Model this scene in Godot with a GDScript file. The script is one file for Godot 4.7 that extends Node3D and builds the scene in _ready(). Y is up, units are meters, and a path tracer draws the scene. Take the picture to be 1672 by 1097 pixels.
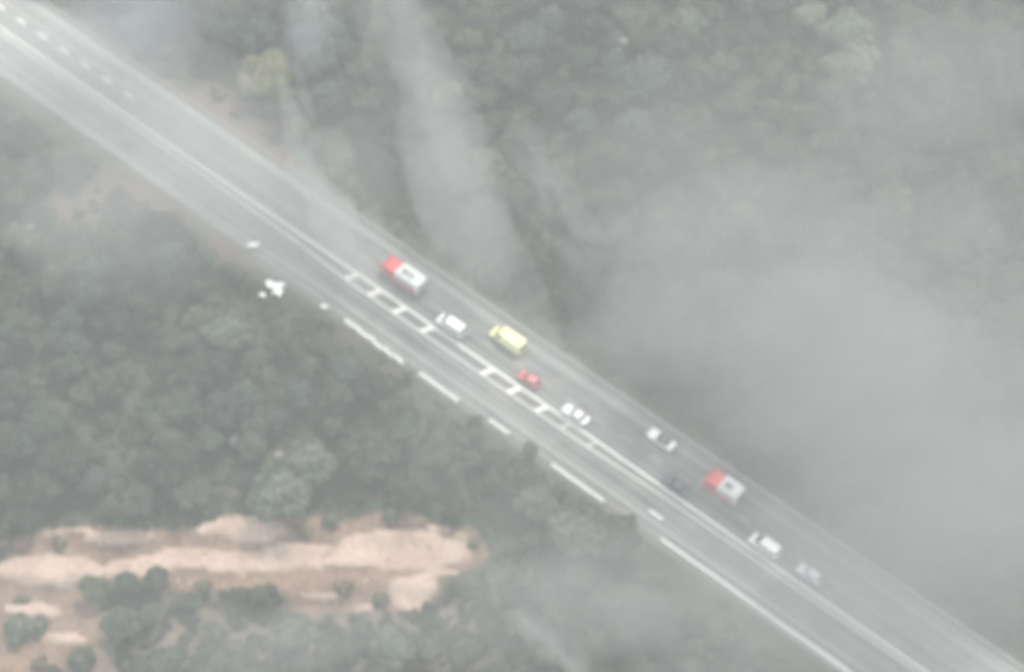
extends Node3D
# A highway through a smoky wood, seen from the air. y up, metres. Along the road: x = n (towards the far verge), z = s (towards the lower right).

const YAW := 50.19
const ROAD_AT := Vector3(-16.3, 0.0, -4.54)
const CAM_AT := Vector3(0.0, 272.78, 191.0)
const PITCH := 55.0
const FOV := 18.0

var rng := RandomNumberGenerator.new()
var noise := FastNoiseLite.new()
var fine := FastNoiseLite.new()
var warp := FastNoiseLite.new()
var used := {}
var mats := {}
var road_frame := Transform3D(Basis(Vector3.UP, deg_to_rad(YAW)), ROAD_AT)

# ---------------------------------------------------------------- naming
func numbered(called: String) -> String:
	if not used.has(called):
		used[called] = 0
		return called
	used[called] += 1
	return "%s_%03d" % [called, used[called]]

func tag(o: Node, label := "", category := "", group := "", kind := "") -> Node:
	if label: o.set_meta("label", label)
	if category: o.set_meta("category", category)
	if group: o.set_meta("group", group)
	if kind: o.set_meta("kind", kind)
	return o

func thing(called: String, label: String, category: String, at: Transform3D, group := "") -> Node3D:
	var o := Node3D.new()
	o.name = numbered(called)
	add_child(o)
	o.transform = at
	tag(o, label, category, group)
	return o

func part(called: String, mesh: Mesh, m: Material, parent: Node) -> MeshInstance3D:
	var o := MeshInstance3D.new()
	o.mesh = mesh
	o.name = called if parent != self else numbered(called)
	if m: o.material_override = m
	parent.add_child(o, true)
	return o

# ---------------------------------------------------------------- shapes
func begin() -> SurfaceTool:
	var st := SurfaceTool.new()
	st.begin(Mesh.PRIMITIVE_TRIANGLES)
	st.set_smooth_group(-1)
	return st

func done(st: SurfaceTool) -> ArrayMesh:
	st.generate_normals()
	return st.commit()

func tri(st: SurfaceTool, a: Vector3, b: Vector3, c: Vector3, inside: Vector3) -> void:
	# front faces run clockwise: (b-a)x(c-a) must look inwards
	if (b - a).cross(c - a).dot((a + b + c) / 3.0 - inside) > 0.0:
		var t := b
		b = c
		c = t
	st.add_vertex(a)
	st.add_vertex(b)
	st.add_vertex(c)

func quad(st: SurfaceTool, a: Vector3, b: Vector3, c: Vector3, d: Vector3, inside: Vector3) -> void:
	tri(st, a, b, c, inside)
	tri(st, a, c, d, inside)

func loft(st: SurfaceTool, rings: Array, smooth := false) -> void:
	if smooth: st.set_smooth_group(0)
	var k: int = rings[0].size()
	for i in rings.size() - 1:
		var mid := Vector3.ZERO
		for v in rings[i]: mid += v
		for v in rings[i + 1]: mid += v
		mid /= 2.0 * k
		for j in k:
			quad(st, rings[i][j], rings[i][(j + 1) % k], rings[i + 1][(j + 1) % k], rings[i + 1][j], mid)
	st.set_smooth_group(-1)
	var all := Vector3.ZERO
	for r in rings:
		for v in r: all += v
	all /= float(k * rings.size())
	for r in [rings[0], rings[rings.size() - 1]]:
		var c := Vector3.ZERO
		for v in r: c += v
		c /= k
		for j in k:
			tri(st, c, r[j], r[(j + 1) % k], all)

func box(st: SurfaceTool, lo: Vector3, hi: Vector3, bevel := 0.0) -> void:
	var rings := []
	var ys := [[lo.y, bevel], [lo.y + bevel, 0.0], [hi.y - bevel, 0.0], [hi.y, bevel]] if bevel > 0.0 else [[lo.y, 0.0], [hi.y, 0.0]]
	for e in ys:
		rings.append(flat_ring(e[0], lo.x + e[1], hi.x - e[1], lo.z + e[1], hi.z - e[1], bevel))
	loft(st, rings)

# a rounded rectangle lying flat at height y
func flat_ring(y: float, x0: float, x1: float, z0: float, z1: float, r: float) -> Array:
	if r <= 0.0:
		return [Vector3(x0, y, z0), Vector3(x1, y, z0), Vector3(x1, y, z1), Vector3(x0, y, z1)]
	var out := []
	for c in [[x1 - r, z1 - r, 0], [x0 + r, z1 - r, 1], [x0 + r, z0 + r, 2], [x1 - r, z0 + r, 3]]:
		for i in 3:
			var a: float = (c[2] + i / 2.0) * PI / 2.0
			out.append(Vector3(c[0] + r * cos(a), y, c[1] + r * sin(a)))
	return out

# a rounded rectangle standing across z
func cross_ring(z: float, w: float, y0: float, y1: float, r: float) -> Array:
	var out := []
	for c in [[w - r, y1 - r, 0], [-w + r, y1 - r, 1], [-w + r, y0 + r, 2], [w - r, y0 + r, 3]]:
		for i in 3:
			var a: float = (c[2] + i / 2.0) * PI / 2.0
			out.append(Vector3(c[0] + r * cos(a), c[1] + r * sin(a), z))
	return out

func tube(st: SurfaceTool, a: Vector3, b: Vector3, ra: float, rb: float, sides := 8) -> void:
	var d := (b - a).normalized()
	var u := d.cross(Vector3.RIGHT if absf(d.x) < 0.8 else Vector3.UP).normalized()
	var v := d.cross(u)
	var rings := [[], []]
	for i in sides:
		var o := u * cos(TAU * i / sides) + v * sin(TAU * i / sides)
		rings[0].append(a + o * ra)
		rings[1].append(b + o * rb)
	loft(st, rings, true)

# a thin plate through four corners, pushed out along its face
func plate(st: SurfaceTool, a: Vector3, b: Vector3, c: Vector3, d: Vector3, inside: Vector3, thick := 0.03) -> void:
	var n := (b - a).cross(d - a).normalized()
	if n.dot((a + c) / 2.0 - inside) < 0.0: n = -n
	loft(st, [[a, b, c, d], [a + n * thick, b + n * thick, c + n * thick, d + n * thick]])

# ---------------------------------------------------------------- materials
func lin(r: float, g: float, b: float) -> Color:
	return Color(r, g, b).linear_to_srgb()

func mat(called: String, c: Color, rough := 0.8, metal := 0.0) -> StandardMaterial3D:
	if mats.has(called): return mats[called]
	var m := StandardMaterial3D.new()
	m.resource_name = called
	m.albedo_color = c
	m.roughness = rough
	m.metallic = metal
	mats[called] = m
	return m

func paint(called: String, c: Color) -> StandardMaterial3D:
	var m := mat(called, c, 0.35)
	m.clearcoat_enabled = true
	m.clearcoat = 0.5
	m.clearcoat_roughness = 0.15
	return m

func vertex_mat(called: String, rough := 0.95) -> StandardMaterial3D:
	var m := mat(called, Color.WHITE, rough)
	m.vertex_color_use_as_albedo = true
	return m

func noise_texture(freq: float, seed_: int, dark: Color, light: Color, size := 512) -> NoiseTexture2D:
	var n := FastNoiseLite.new()
	n.seed = seed_
	n.frequency = freq
	n.fractal_octaves = 5
	var t := NoiseTexture2D.new()
	t.width = size
	t.height = size
	t.seamless = true
	t.noise = n
	var g := Gradient.new()
	g.set_color(0, dark)
	g.set_color(1, light)
	t.color_ramp = g
	return t

# ---------------------------------------------------------------- the ground
const SAND := [[-39.4, 34.4, 6.0, 2.1], [-16.7, 37.8, 10.6, 3.3], [-38.2, 39.5, 14.8, 1.7], [-67.6, 41.1, 8.5, 2.4], [-65.8, 35.2, 4.5, 0.9], [-11.6, 44.1, 5.9, 3.3], [-69.4, 47.2, 4.4, 1.4], [-64.6, 51.9, 3.2, 1.2], [-57.3, 36.5, 5.4, 1.0], [-54.1, 41.1, 5.4, 1.8], [-13.2, 32.8, 2.5, 0.5], [-10.9, 34.2, 1.8, 0.8], [-21.3, 47.1, 1.9, 0.6], [-27.1, 45.1, 3.5, 0.4], [-32.0, 37.5, 5.4, 1.0]]
const BANK := [[-40.9, 38.5, 35.9, 4.9], [-68.4, 48.6, 11.5, 11.3], [-16.7, 37.5, 11.7, 5.3], [-23.7, 43.1, 14.2, 4.5]]
const VERGE := [[-48.8, -44.7, 14.5, 10.2], [-61.5, -26.8, 14.1, 6.4], [-40.4, -34.6, 6.1, 6.6], [-43.2, -18.0, 5.9, 5.0]]

func ellipses(list: Array, x: float, z: float) -> float:
	var best := -1.0
	for e in list:
		var dx: float = (x - e[0]) / e[2]
		var dz: float = (z - e[1]) / e[3]
		best = maxf(best, 1.0 - dx * dx - dz * dz)
	return best

func to_road(x: float, z: float) -> Vector2:   # (n, s)
	var p := road_frame.affine_inverse() * Vector3(x, 0, z)
	return Vector2(p.x, p.z)

func bank_field(x: float, z: float) -> float:
	var w := warp.get_noise_2d(x, z) * 5.0
	var v := warp.get_noise_2d(x + 300.0, z - 90.0) * 2.2
	return clampf(ellipses(BANK, x + w, z + v) * 2.4 + 0.25 + fine.get_noise_2d(x, z) * 0.85, 0.0, 1.0)

func sand_field(x: float, z: float) -> float:
	var w := warp.get_noise_2d(x * 1.3, z * 1.3) * 2.6
	var v := warp.get_noise_2d(x * 1.3 + 300.0, z * 1.3 - 90.0) * 1.3
	return clampf(ellipses(SAND, x + w, z + v) * 2.2 + 0.3 + fine.get_noise_2d(x * 1.5, z * 1.5) * 0.55, 0.0, 1.0)

func ground_height(x: float, z: float) -> float:
	var p := to_road(x, z)
	var off := smoothstep(9.5, 22.0, absf(p.x))
	var h := noise.get_noise_2d(x, z) * 2.2 * off + warp.get_noise_2d(x * 2.0, z * 2.0) * 0.5 * off
	h += fine.get_noise_2d(x * 2.0, z * 2.0) * 0.16 * smoothstep(9.0, 11.0, absf(p.x))
	if p.x < -9.0:
		# the wood steps down to the dug bank and the lower wood
		var w := warp.get_noise_2d(x * 0.8, 40.0) * 3.0
		var here := smoothstep(-2.0, -14.0, x)
		h -= 1.2 * smoothstep(34.0, 38.0, z + w) * here
		h -= 1.4 * smoothstep(42.5, 46.0, z + w * 1.3) * here
		var b := bank_field(x, z)
		h += b * sand_field(x, z) * 0.5
		h += b * fine.get_noise_2d(x * 4.0, z * 4.0) * 0.25
	return h - 0.05

func ground_color(x: float, z: float) -> Color:
	var f := fine.get_noise_2d(x * 1.7, z * 1.7)
	var g := warp.get_noise_2d(x * 3.0 + 50.0, z * 3.0)
	var soil := Color(0.085, 0.082, 0.058).lerp(Color(0.06, 0.072, 0.042), clampf(0.5 + g, 0.0, 1.0))
	soil = soil.lerp(Color(0.13, 0.115, 0.085), clampf(f * 1.2, 0.0, 0.4))
	var p := to_road(x, z)
	var dusty := clampf(1.0 - (absf(p.x) - 8.0) / (3.2 + g * 2.5), 0.0, 1.0) * clampf(0.8 + f, 0.0, 1.0)
	soil = soil.lerp(Color(0.24, 0.215, 0.185), dusty * (1.0 if p.x > 0.0 or p.y < -26.0 else 0.25))
	var verge := clampf(ellipses(VERGE, x, z) * 1.1 + 0.25 + f * 0.9 + g * 0.8, 0.0, 0.8)
	soil = soil.lerp(Color(0.215, 0.145, 0.12), verge)
	var low_wood := smoothstep(43.0, 47.0, z + g * 6.0) * smoothstep(2.0, -12.0, x)
	soil = soil.lerp(Color(0.215, 0.17, 0.14), low_wood * clampf(0.75 + f * 1.2, 0.0, 1.0))
	var b := bank_field(x, z)
	if b > 0.0:
		var brown := Color(0.20, 0.13, 0.10).lerp(Color(0.28, 0.19, 0.145), clampf(0.5 + f * 1.3, 0.0, 1.0))
		var pale := Color(0.55, 0.415, 0.35).lerp(Color(0.42, 0.305, 0.25), clampf(0.45 + g + f * 0.6, 0.0, 1.0))
		soil = soil.lerp(brown.lerp(pale, smoothstep(0.25, 0.6, sand_field(x, z))), smoothstep(0.25, 0.65, b))
	return soil

func ground_axis(lo: float, hi: float, step: float, reach: float) -> PackedFloat32Array:
	var a := PackedFloat32Array()
	var grow := []
	var d := step
	var p := lo
	while p > -reach:
		d *= 1.5
		p -= d
		grow.push_front(p)
	for v in grow: a.append(v)
	p = lo
	while p < hi:
		a.append(p)
		p += step
	d = step
	while p < reach:
		a.append(p)
		d *= 1.5
		p += d
	a.append(p)
	return a

func build_ground() -> void:
	var xs := ground_axis(-100.0, 100.0, 0.62, 1500.0)
	var zs := ground_axis(-86.0, 66.0, 0.62, 1500.0)
	var pos := PackedVector3Array()
	var col := PackedColorArray()
	for z in zs:
		for x in xs:
			var near := absf(x) < 140.0 and absf(z) < 130.0
			pos.append(Vector3(x, ground_height(x, z) if near else -0.4, z))
			col.append(ground_color(x, z) if near else Color(0.09, 0.085, 0.06))
	var w := xs.size()
	var nor := PackedVector3Array()
	nor.resize(pos.size())
	for j in zs.size():
		for i in w:
			var a := pos[j * w + maxi(i - 1, 0)]
			var b := pos[j * w + mini(i + 1, w - 1)]
			var c := pos[maxi(j - 1, 0) * w + i]
			var d := pos[mini(j + 1, zs.size() - 1) * w + i]
			nor[j * w + i] = (d - c).cross(b - a).normalized()
	var idx := PackedInt32Array()
	for j in zs.size() - 1:
		for i in w - 1:
			var a := j * w + i
			idx.append_array([a, a + 1, a + w + 1, a, a + w + 1, a + w])
	var arrays := []
	arrays.resize(Mesh.ARRAY_MAX)
	arrays[Mesh.ARRAY_VERTEX] = pos
	arrays[Mesh.ARRAY_NORMAL] = nor
	arrays[Mesh.ARRAY_COLOR] = col
	arrays[Mesh.ARRAY_INDEX] = idx
	var mesh := ArrayMesh.new()
	mesh.add_surface_from_arrays(Mesh.PRIMITIVE_TRIANGLES, arrays)
	var m := vertex_mat("bare earth", 1.0)
	m.albedo_texture = noise_texture(0.02, 5, Color(0.80, 0.79, 0.78), Color(1, 1, 1))
	m.uv1_triplanar = true
	m.uv1_world_triplanar = true
	m.uv1_scale = Vector3(0.11, 0.11, 0.11)
	tag(part("ground", mesh, m, self), "bare earth and leaf litter under the wood, dug away to pale sand at lower left", "", "", "structure")

# ---------------------------------------------------------------- the road
func road_sheet(called: String, label: String, n0: float, n1: float, s0: float, s1: float, y: float, m: Material, depth := 0.3) -> void:
	var st := begin()
	st.set_uv(Vector2.ZERO)
	var steps := 24
	for i in steps:
		var a := lerpf(s0, s1, i / float(steps))
		var b := lerpf(s0, s1, (i + 1) / float(steps))
		for v in [[n0, a], [n1, a], [n1, b], [n0, a], [n1, b], [n0, b]]:
			st.set_uv(Vector2((v[0] - n0) / (n1 - n0), (v[1] + 220.0) / 460.0))
			st.add_vertex(Vector3(v[0], y, v[1]))
	for side in [n0, n1]:
		var inside := Vector3((n0 + n1) / 2.0, y, 0)
		st.set_uv(Vector2(0.01, 0))
		quad(st, Vector3(side, y, s0), Vector3(side, y, s1), Vector3(side, y - depth, s1), Vector3(side, y - depth, s0), Vector3(inside.x, y - depth / 2, (s0 + s1) / 2))
	var o := part(called, done(st), m, self)
	o.transform = road_frame
	tag(o, label, "", "", "structure")

func asphalt_texture() -> ImageTexture:
	var w := 200
	var h := 1840
	var im := Image.create(w, h, true, Image.FORMAT_RGB8)
	var n := FastNoiseLite.new()
	n.seed = 77
	n.frequency = 0.02
	n.fractal_octaves = 4
	var grain := RandomNumberGenerator.new()
	grain.seed = 9
	for j in h:
		for i in w:
			var at := lerpf(-7.3, 8.6, i / float(w))
			var a := TAU * j / h
			var k := n.get_noise_3d(at * 9.0, cos(a) * 900.0, sin(a) * 900.0)
			var streak := n.get_noise_3d(at * 26.0 + 400.0, cos(a) * 110.0, sin(a) * 110.0)
			var along := j / float(h) * 460.0 - 220.0
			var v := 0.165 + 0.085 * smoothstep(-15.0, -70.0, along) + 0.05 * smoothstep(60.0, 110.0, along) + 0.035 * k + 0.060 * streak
			for lane in [2.2, 5.8, -3.6]:      # wheel tracks rubbed paler, the strip between them darker with oil
				var d: float = absf(absf(at - lane) - 0.85)
				v += 0.022 * exp(-d * d * 9.0)
				var o: float = at - lane
				v -= 0.018 * exp(-o * o * 7.0)
			v += 0.05 * smoothstep(-6.2, -7.0, at) + 0.05 * smoothstep(7.2, 8.3, at)
			v += grain.randf_range(-0.012, 0.012)
			im.set_pixel(i, j, Color(v * 1.02, v, v * 0.985).linear_to_srgb())
	im.generate_mipmaps()
	return ImageTexture.create_from_image(im)

func marking(st: SurfaceTool, n0: float, n1: float, s0: float, s1: float, y := 0.064, slant := 0.0) -> void:
	var count := maxi(1, int((s1 - s0) / 6.0))
	for i in count:
		var a := lerpf(s0, s1, i / float(count))
		var b := lerpf(s0, s1, (i + 1) / float(count))
		for v in [Vector3(n0, y, a), Vector3(n1, y, a + slant), Vector3(n1, y, b + slant), Vector3(n0, y, a), Vector3(n1, y, b + slant), Vector3(n0, y, b)]:
			st.add_vertex(v)

func paint_line(st: SurfaceTool, pts: Array, width: float, y := 0.064) -> void:
	for i in pts.size() - 1:
		var a: Vector2 = pts[i]
		var b: Vector2 = pts[i + 1]
		var h := width / 2.0
		for v in [Vector3(a.x - h, y, a.y), Vector3(a.x + h, y, a.y), Vector3(b.x + h, y, b.y), Vector3(a.x - h, y, a.y), Vector3(b.x + h, y, b.y), Vector3(b.x - h, y, b.y)]:
			st.add_vertex(v)

func build_road() -> void:
	var gravel := mat("verge gravel", lin(0.2, 0.195, 0.175), 1.0)
	gravel.albedo_texture = noise_texture(0.03, 21, Color(0.72, 0.71, 0.69), Color(1, 1, 1))
	gravel.uv1_triplanar = true
	gravel.uv1_world_triplanar = true
	gravel.uv1_scale = Vector3(0.09, 0.09, 0.09)
	road_sheet("verge", "dusty gravel verge running along both sides of the highway", -8.6, 9.6, -220.0, 240.0, 0.03, gravel)
	var tar := mat("asphalt", Color.WHITE, 0.9)
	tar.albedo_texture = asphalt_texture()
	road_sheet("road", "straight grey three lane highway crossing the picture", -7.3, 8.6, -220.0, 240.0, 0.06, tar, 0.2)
	var white := mat("road paint", lin(0.82, 0.82, 0.80), 0.7)
	white.albedo_texture = noise_texture(0.05, 31, Color(0.80, 0.80, 0.79), Color(1, 1, 1))
	white.uv1_triplanar = true
	white.uv1_world_triplanar = true
	white.uv1_scale = Vector3(0.4, 0.4, 0.4)
	var worn := mat("worn road paint", lin(0.42, 0.42, 0.41), 0.8)
	var lines := [
		["centre_line", "solid white centre line on the uphill side of the hatched median", [Vector2(0.1, -220), Vector2(0.2, -60), Vector2(0.42, -24), Vector2(0.4, -8), Vector2(0.32, 30), Vector2(0.12, 55), Vector2(-0.05, 80), Vector2(0, 240)], 0.46, white],
		["median_line", "solid white line on the lower side of the hatched median", [Vector2(-0.85, -220), Vector2(-0.9, -40), Vector2(-1.1, -24), Vector2(-1.66, -12), Vector2(-1.66, 20), Vector2(-1.5, 36), Vector2(-1.05, 52), Vector2(-0.95, 90), Vector2(-0.9, 240)], 0.25, white],
		["edge_line", "pale edge line along the far side of the highway", [Vector2(7.35, -220), Vector2(7.45, 0), Vector2(7.0, 90), Vector2(7.0, 240)], 0.22, worn],
		["edge_line", "pale edge line along the near side of the highway", [Vector2(-6.4, -220), Vector2(-6.2, -45), Vector2(-5.4, -16), Vector2(-5.4, 60), Vector2(-5.5, 240)], 0.22, worn],
	]
	for l in lines:
		var st := begin()
		paint_line(st, l[2], l[3])
		var o := part(l[0], done(st), l[4], self)
		o.transform = road_frame
		tag(o, l[1], "", "", "structure")
	var bars := Node3D.new()
	bars.name = "median_markings"
	add_child(bars)
	bars.transform = road_frame
	tag(bars, "white hatch bars painted across the narrow median", "", "", "structure")
	for s in [-12.0, -7.0, -1.7, 4.1, 16.6, 22.0, 27.4]:
		var st := begin()
		marking(st, -1.52, 0.24, s - 0.7, s + 0.3, 0.068, 0.9)
		part("hatch_bar", done(st), white, bars)
	for s in [32.5, 37.6]:
		var st := begin()
		marking(st, -1.34, 0.16, s - 0.7, s - 0.05, 0.068, 0.7)
		part("hatch_bar", done(st), worn, bars)
	var dashes := Node3D.new()
	dashes.name = "lane_markings"
	add_child(dashes)
	dashes.transform = road_frame
	tag(dashes, "row of short white dashes between the two uphill lanes", "", "", "structure")
	var faded := mat("faded road paint", lin(0.25, 0.25, 0.245), 0.85)
	var dash_st := begin()
	marking(dash_st, -0.24, 0.24, -1.1, 1.1)
	var dash := done(dash_st)
	var s := -110.0
	while s < 112.0:
		var o := part("dash", dash, white if s < -64.0 else faded, dashes)
		o.position = Vector3(3.58, 0.0, s)
		s += 5.4

# ---------------------------------------------------------------- barriers
func guardrail(label: String, n: float, s0: float, s1: float) -> void:
	var o := thing("guardrail", label, "guardrail", road_frame * Transform3D(Basis(), Vector3(n, 0, (s0 + s1) / 2.0)))
	var steel := mat("galvanised steel", lin(0.5, 0.51, 0.5), 0.55, 0.3)
	var st := begin()
	var half := (s1 - s0) / 2.0
	# the W profile of the beam, run along the road
	var prof := [Vector2(0.04, 0.46), Vector2(-0.04, 0.52), Vector2(0.04, 0.60), Vector2(-0.04, 0.69), Vector2(0.04, 0.76), Vector2(0.065, 0.76), Vector2(-0.01, 0.69), Vector2(0.065, 0.60), Vector2(-0.01, 0.52), Vector2(0.065, 0.46)]
	var rings := []
	for z in [-half, half]:
		var r := []
		for p in prof: r.append(Vector3(p.x, p.y, z))
		rings.append(r)
	loft(st, rings)
	part("rail", done(st), steel, o)
	var pst := begin()
	box(pst, Vector3(0.07, -0.2, -0.06), Vector3(0.18, 0.74, 0.06))
	var post := done(pst)
	var z := -half + 1.0
	while z < half:
		part("post", post, steel, o).position.z = z
		z += 4.0

func barrier(label: String, s0: float, s1: float, n: float, jag := 0.0) -> void:
	# a low pale parapet cast in pieces
	var half := (s1 - s0) / 2.0
	var o := thing("parapet", label, "parapet", road_frame * Transform3D(Basis(), Vector3(n, 0.0, (s0 + s1) / 2.0)), "pale parapets along the lower edge of the highway")
	var count := maxi(1, int(round((s1 - s0) / 2.2)))
	var len_ := (s1 - s0) / count
	var m := mat("pale concrete", lin(0.62, 0.64, 0.62), 0.85)
	for k in count:
		var st := begin()
		var z0 := -len_ / 2.0 + 0.03
		var z1 := len_ / 2.0 - 0.03
		var dx := rng.randf_range(-jag, jag)
		var high := rng.randf_range(0.78, 0.84)
		var rings := []
		for z in [z0, z1]:
			rings.append([Vector3(-0.40 + dx, -0.1, z), Vector3(-0.40 + dx, 0.14, z), Vector3(-0.27 + dx, 0.34, z), Vector3(-0.22 + dx, high, z), Vector3(0.22 + dx, high, z), Vector3(0.27 + dx, 0.34, z), Vector3(0.40 + dx, 0.14, z), Vector3(0.40 + dx, -0.1, z)])
		loft(st, rings)
		var piece := part("barrier_block", done(st), m, o)
		piece.position.z = -half + (k + 0.5) * len_
		piece.rotation.y = rng.randf_range(-1.0, 1.0) * minf(jag, 0.2) * 0.8

# ---------------------------------------------------------------- vehicles
func wheels(o: Node3D, track: float, axles: Array, r: float, wide: float) -> void:
	var tyre_mat := mat("tyre rubber", lin(0.02, 0.02, 0.02), 0.9)
	var rim_mat := mat("wheel rim", lin(0.4, 0.4, 0.4), 0.4, 0.7)
	var st := begin()
	tube(st, Vector3(-wide / 2, 0, 0), Vector3(wide / 2, 0, 0), r, r, 16)
	var tyre := done(st)
	st = begin()
	tube(st, Vector3(-wide / 2 - 0.015, 0, 0), Vector3(wide / 2 + 0.015, 0, 0), r * 0.58, r * 0.58, 12)
	var rim := done(st)
	for z in axles:
		for side in [-1.0, 1.0]:
			var w := Node3D.new()
			w.name = "wheel"
			o.add_child(w, true)
			w.position = Vector3(side * track, r, z)
			part("tyre", tyre, tyre_mat, w)
			part("rim", rim, rim_mat, w)

func lamps(o: Node3D, w: float, y: float, zf: float, zr: float) -> void:
	var glass := mat("headlamp glass", lin(0.75, 0.77, 0.8), 0.15)
	var red := mat("tail lamp glass", lin(0.4, 0.02, 0.02), 0.2)
	for side in [-1.0, 1.0]:
		var st := begin()
		box(st, Vector3(-0.17, -0.08, -0.05), Vector3(0.17, 0.08, 0.05), 0.03)
		part("headlight", done(st), glass, o).position = Vector3(side * (w - 0.22), y, zf)
		st = begin()
		box(st, Vector3(-0.10, -0.14, -0.04), Vector3(0.10, 0.14, 0.04), 0.03)
		part("tail_light", done(st), red, o).position = Vector3(side * (w - 0.14), y + 0.08, zr)

# front is -z. k: length, width, height, bonnet height, base and roof ends of the cabin (base front, roof front, roof rear, base rear), boot height
func car(called: String, label: String, category: String, n: float, s: float, k: Dictionary, turn := 0.0, group := "") -> Node3D:
	var o := thing(called, label, category, road_frame * Transform3D(Basis(Vector3.UP, turn), Vector3(n, 0.062, s)), group)
	var L: float = k.l / 2.0
	var W: float = k.w / 2.0
	var H: float = k.h
	var hb: float = k.bonnet
	var bt: float = k.boot
	var c: Array = k.cabin
	var skin: Material = k.paint
	var glass := mat("dark window glass", lin(0.02, 0.024, 0.028), 0.08)
	var st := begin()
	loft(st, [cross_ring(-L, W * 0.80, 0.34, hb * 0.72, 0.12), cross_ring(-L + 0.18, W * 0.93, 0.26, hb * 0.88, 0.16), cross_ring(-L + 0.6, W * 0.99, 0.24, hb * 0.97, 0.17), cross_ring(c[0], W, 0.24, hb, 0.17), cross_ring(c[3] - 0.1, W, 0.24, maxf(bt, hb), 0.17), cross_ring(L - 0.35, W * 0.98, 0.26, bt, 0.17), cross_ring(L, W * 0.88, 0.36, bt * 0.88, 0.13)], true)
	part("body", done(st), skin, o)
	var base := minf(hb, bt) - 0.06
	var wb := W - 0.06
	var wr := W - (0.24 if H < 1.8 else 0.16)
	st = begin()
	var top := H - 0.07
	loft(st, [flat_ring(base, -wb, wb, c[0], c[3], 0.14), flat_ring(top, -wr, wr, c[1], c[2], 0.16)], true)
	part("cabin", done(st), skin if not k.has("pillar") else k.pillar, o)
	st = begin()
	loft(st, [flat_ring(top + 0.002, -wr, wr, c[1], c[2], 0.16), flat_ring(H - 0.03, -wr + 0.05, wr - 0.05, c[1] + 0.08, c[2] - 0.06, 0.16), flat_ring(H, -wr + 0.16, wr - 0.16, c[1] + 0.22, c[2] - 0.2, 0.16)], true)
	part("roof", done(st), k.get("roof", skin), o)
	var inside := Vector3(0, base, (c[0] + c[3]) / 2.0)
	var at := func(x: float, f: float, front: bool) -> Vector3:   # a point on the front or rear slope of the cabin
		var z := lerpf(c[0], c[1], f) if front else lerpf(c[3], c[2], f)
		return Vector3(x * lerpf(wb - 0.12, wr - 0.08, f), lerpf(base, top, f), z)
	st = begin()
	plate(st, at.call(-1.0, 0.12, true), at.call(1.0, 0.12, true), at.call(1.0, 0.95, true), at.call(-1.0, 0.95, true), inside)
	part("windshield", done(st), k.get("front_glass", glass), o)
	st = begin()
	plate(st, at.call(-1.0, 0.25, false), at.call(1.0, 0.25, false), at.call(1.0, 0.9, false), at.call(-1.0, 0.9, false), inside)
	part("rear_window", done(st), glass, o)
	for side in [-1.0, 1.0]:
		for span in k.windows:
			st = begin()
			var f0 := 0.22
			var f1 := 0.88
			var e := func(t: float, f: float) -> Vector3:
				return Vector3(side * lerpf(wb, wr, f), lerpf(base, top, f), lerpf(lerpf(c[0], c[1], f) + 0.12, lerpf(c[3], c[2], f) - 0.12, t))
			plate(st, e.call(span[0], f0), e.call(span[1], f0), e.call(span[1], f1), e.call(span[0], f1), inside, 0.025)
			part("side_window", done(st), glass, o)
		st = begin()
		box(st, Vector3(-0.1, -0.07, -0.06), Vector3(0.1, 0.07, 0.06), 0.03)
		part("mirror", done(st), skin, o).position = Vector3(side * (W + 0.08), base + 0.18, c[0] + 0.55)
	for z in [-L + 0.02, L - 0.05]:
		st = begin()
		box(st, Vector3(-W * 0.86, 0.30, -0.07), Vector3(W * 0.86, 0.52, 0.07), 0.05)
		part("bumper", done(st), k.get("bumper", mat("grey bumper", lin(0.12, 0.12, 0.12), 0.7)), o).position.z = z
	lamps(o, W, hb * 0.76, -L + 0.10, L - 0.04)
	wheels(o, W - 0.12, [-L + 0.85, L - 0.85], k.get("wheel", 0.33), 0.22)
	return o

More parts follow.
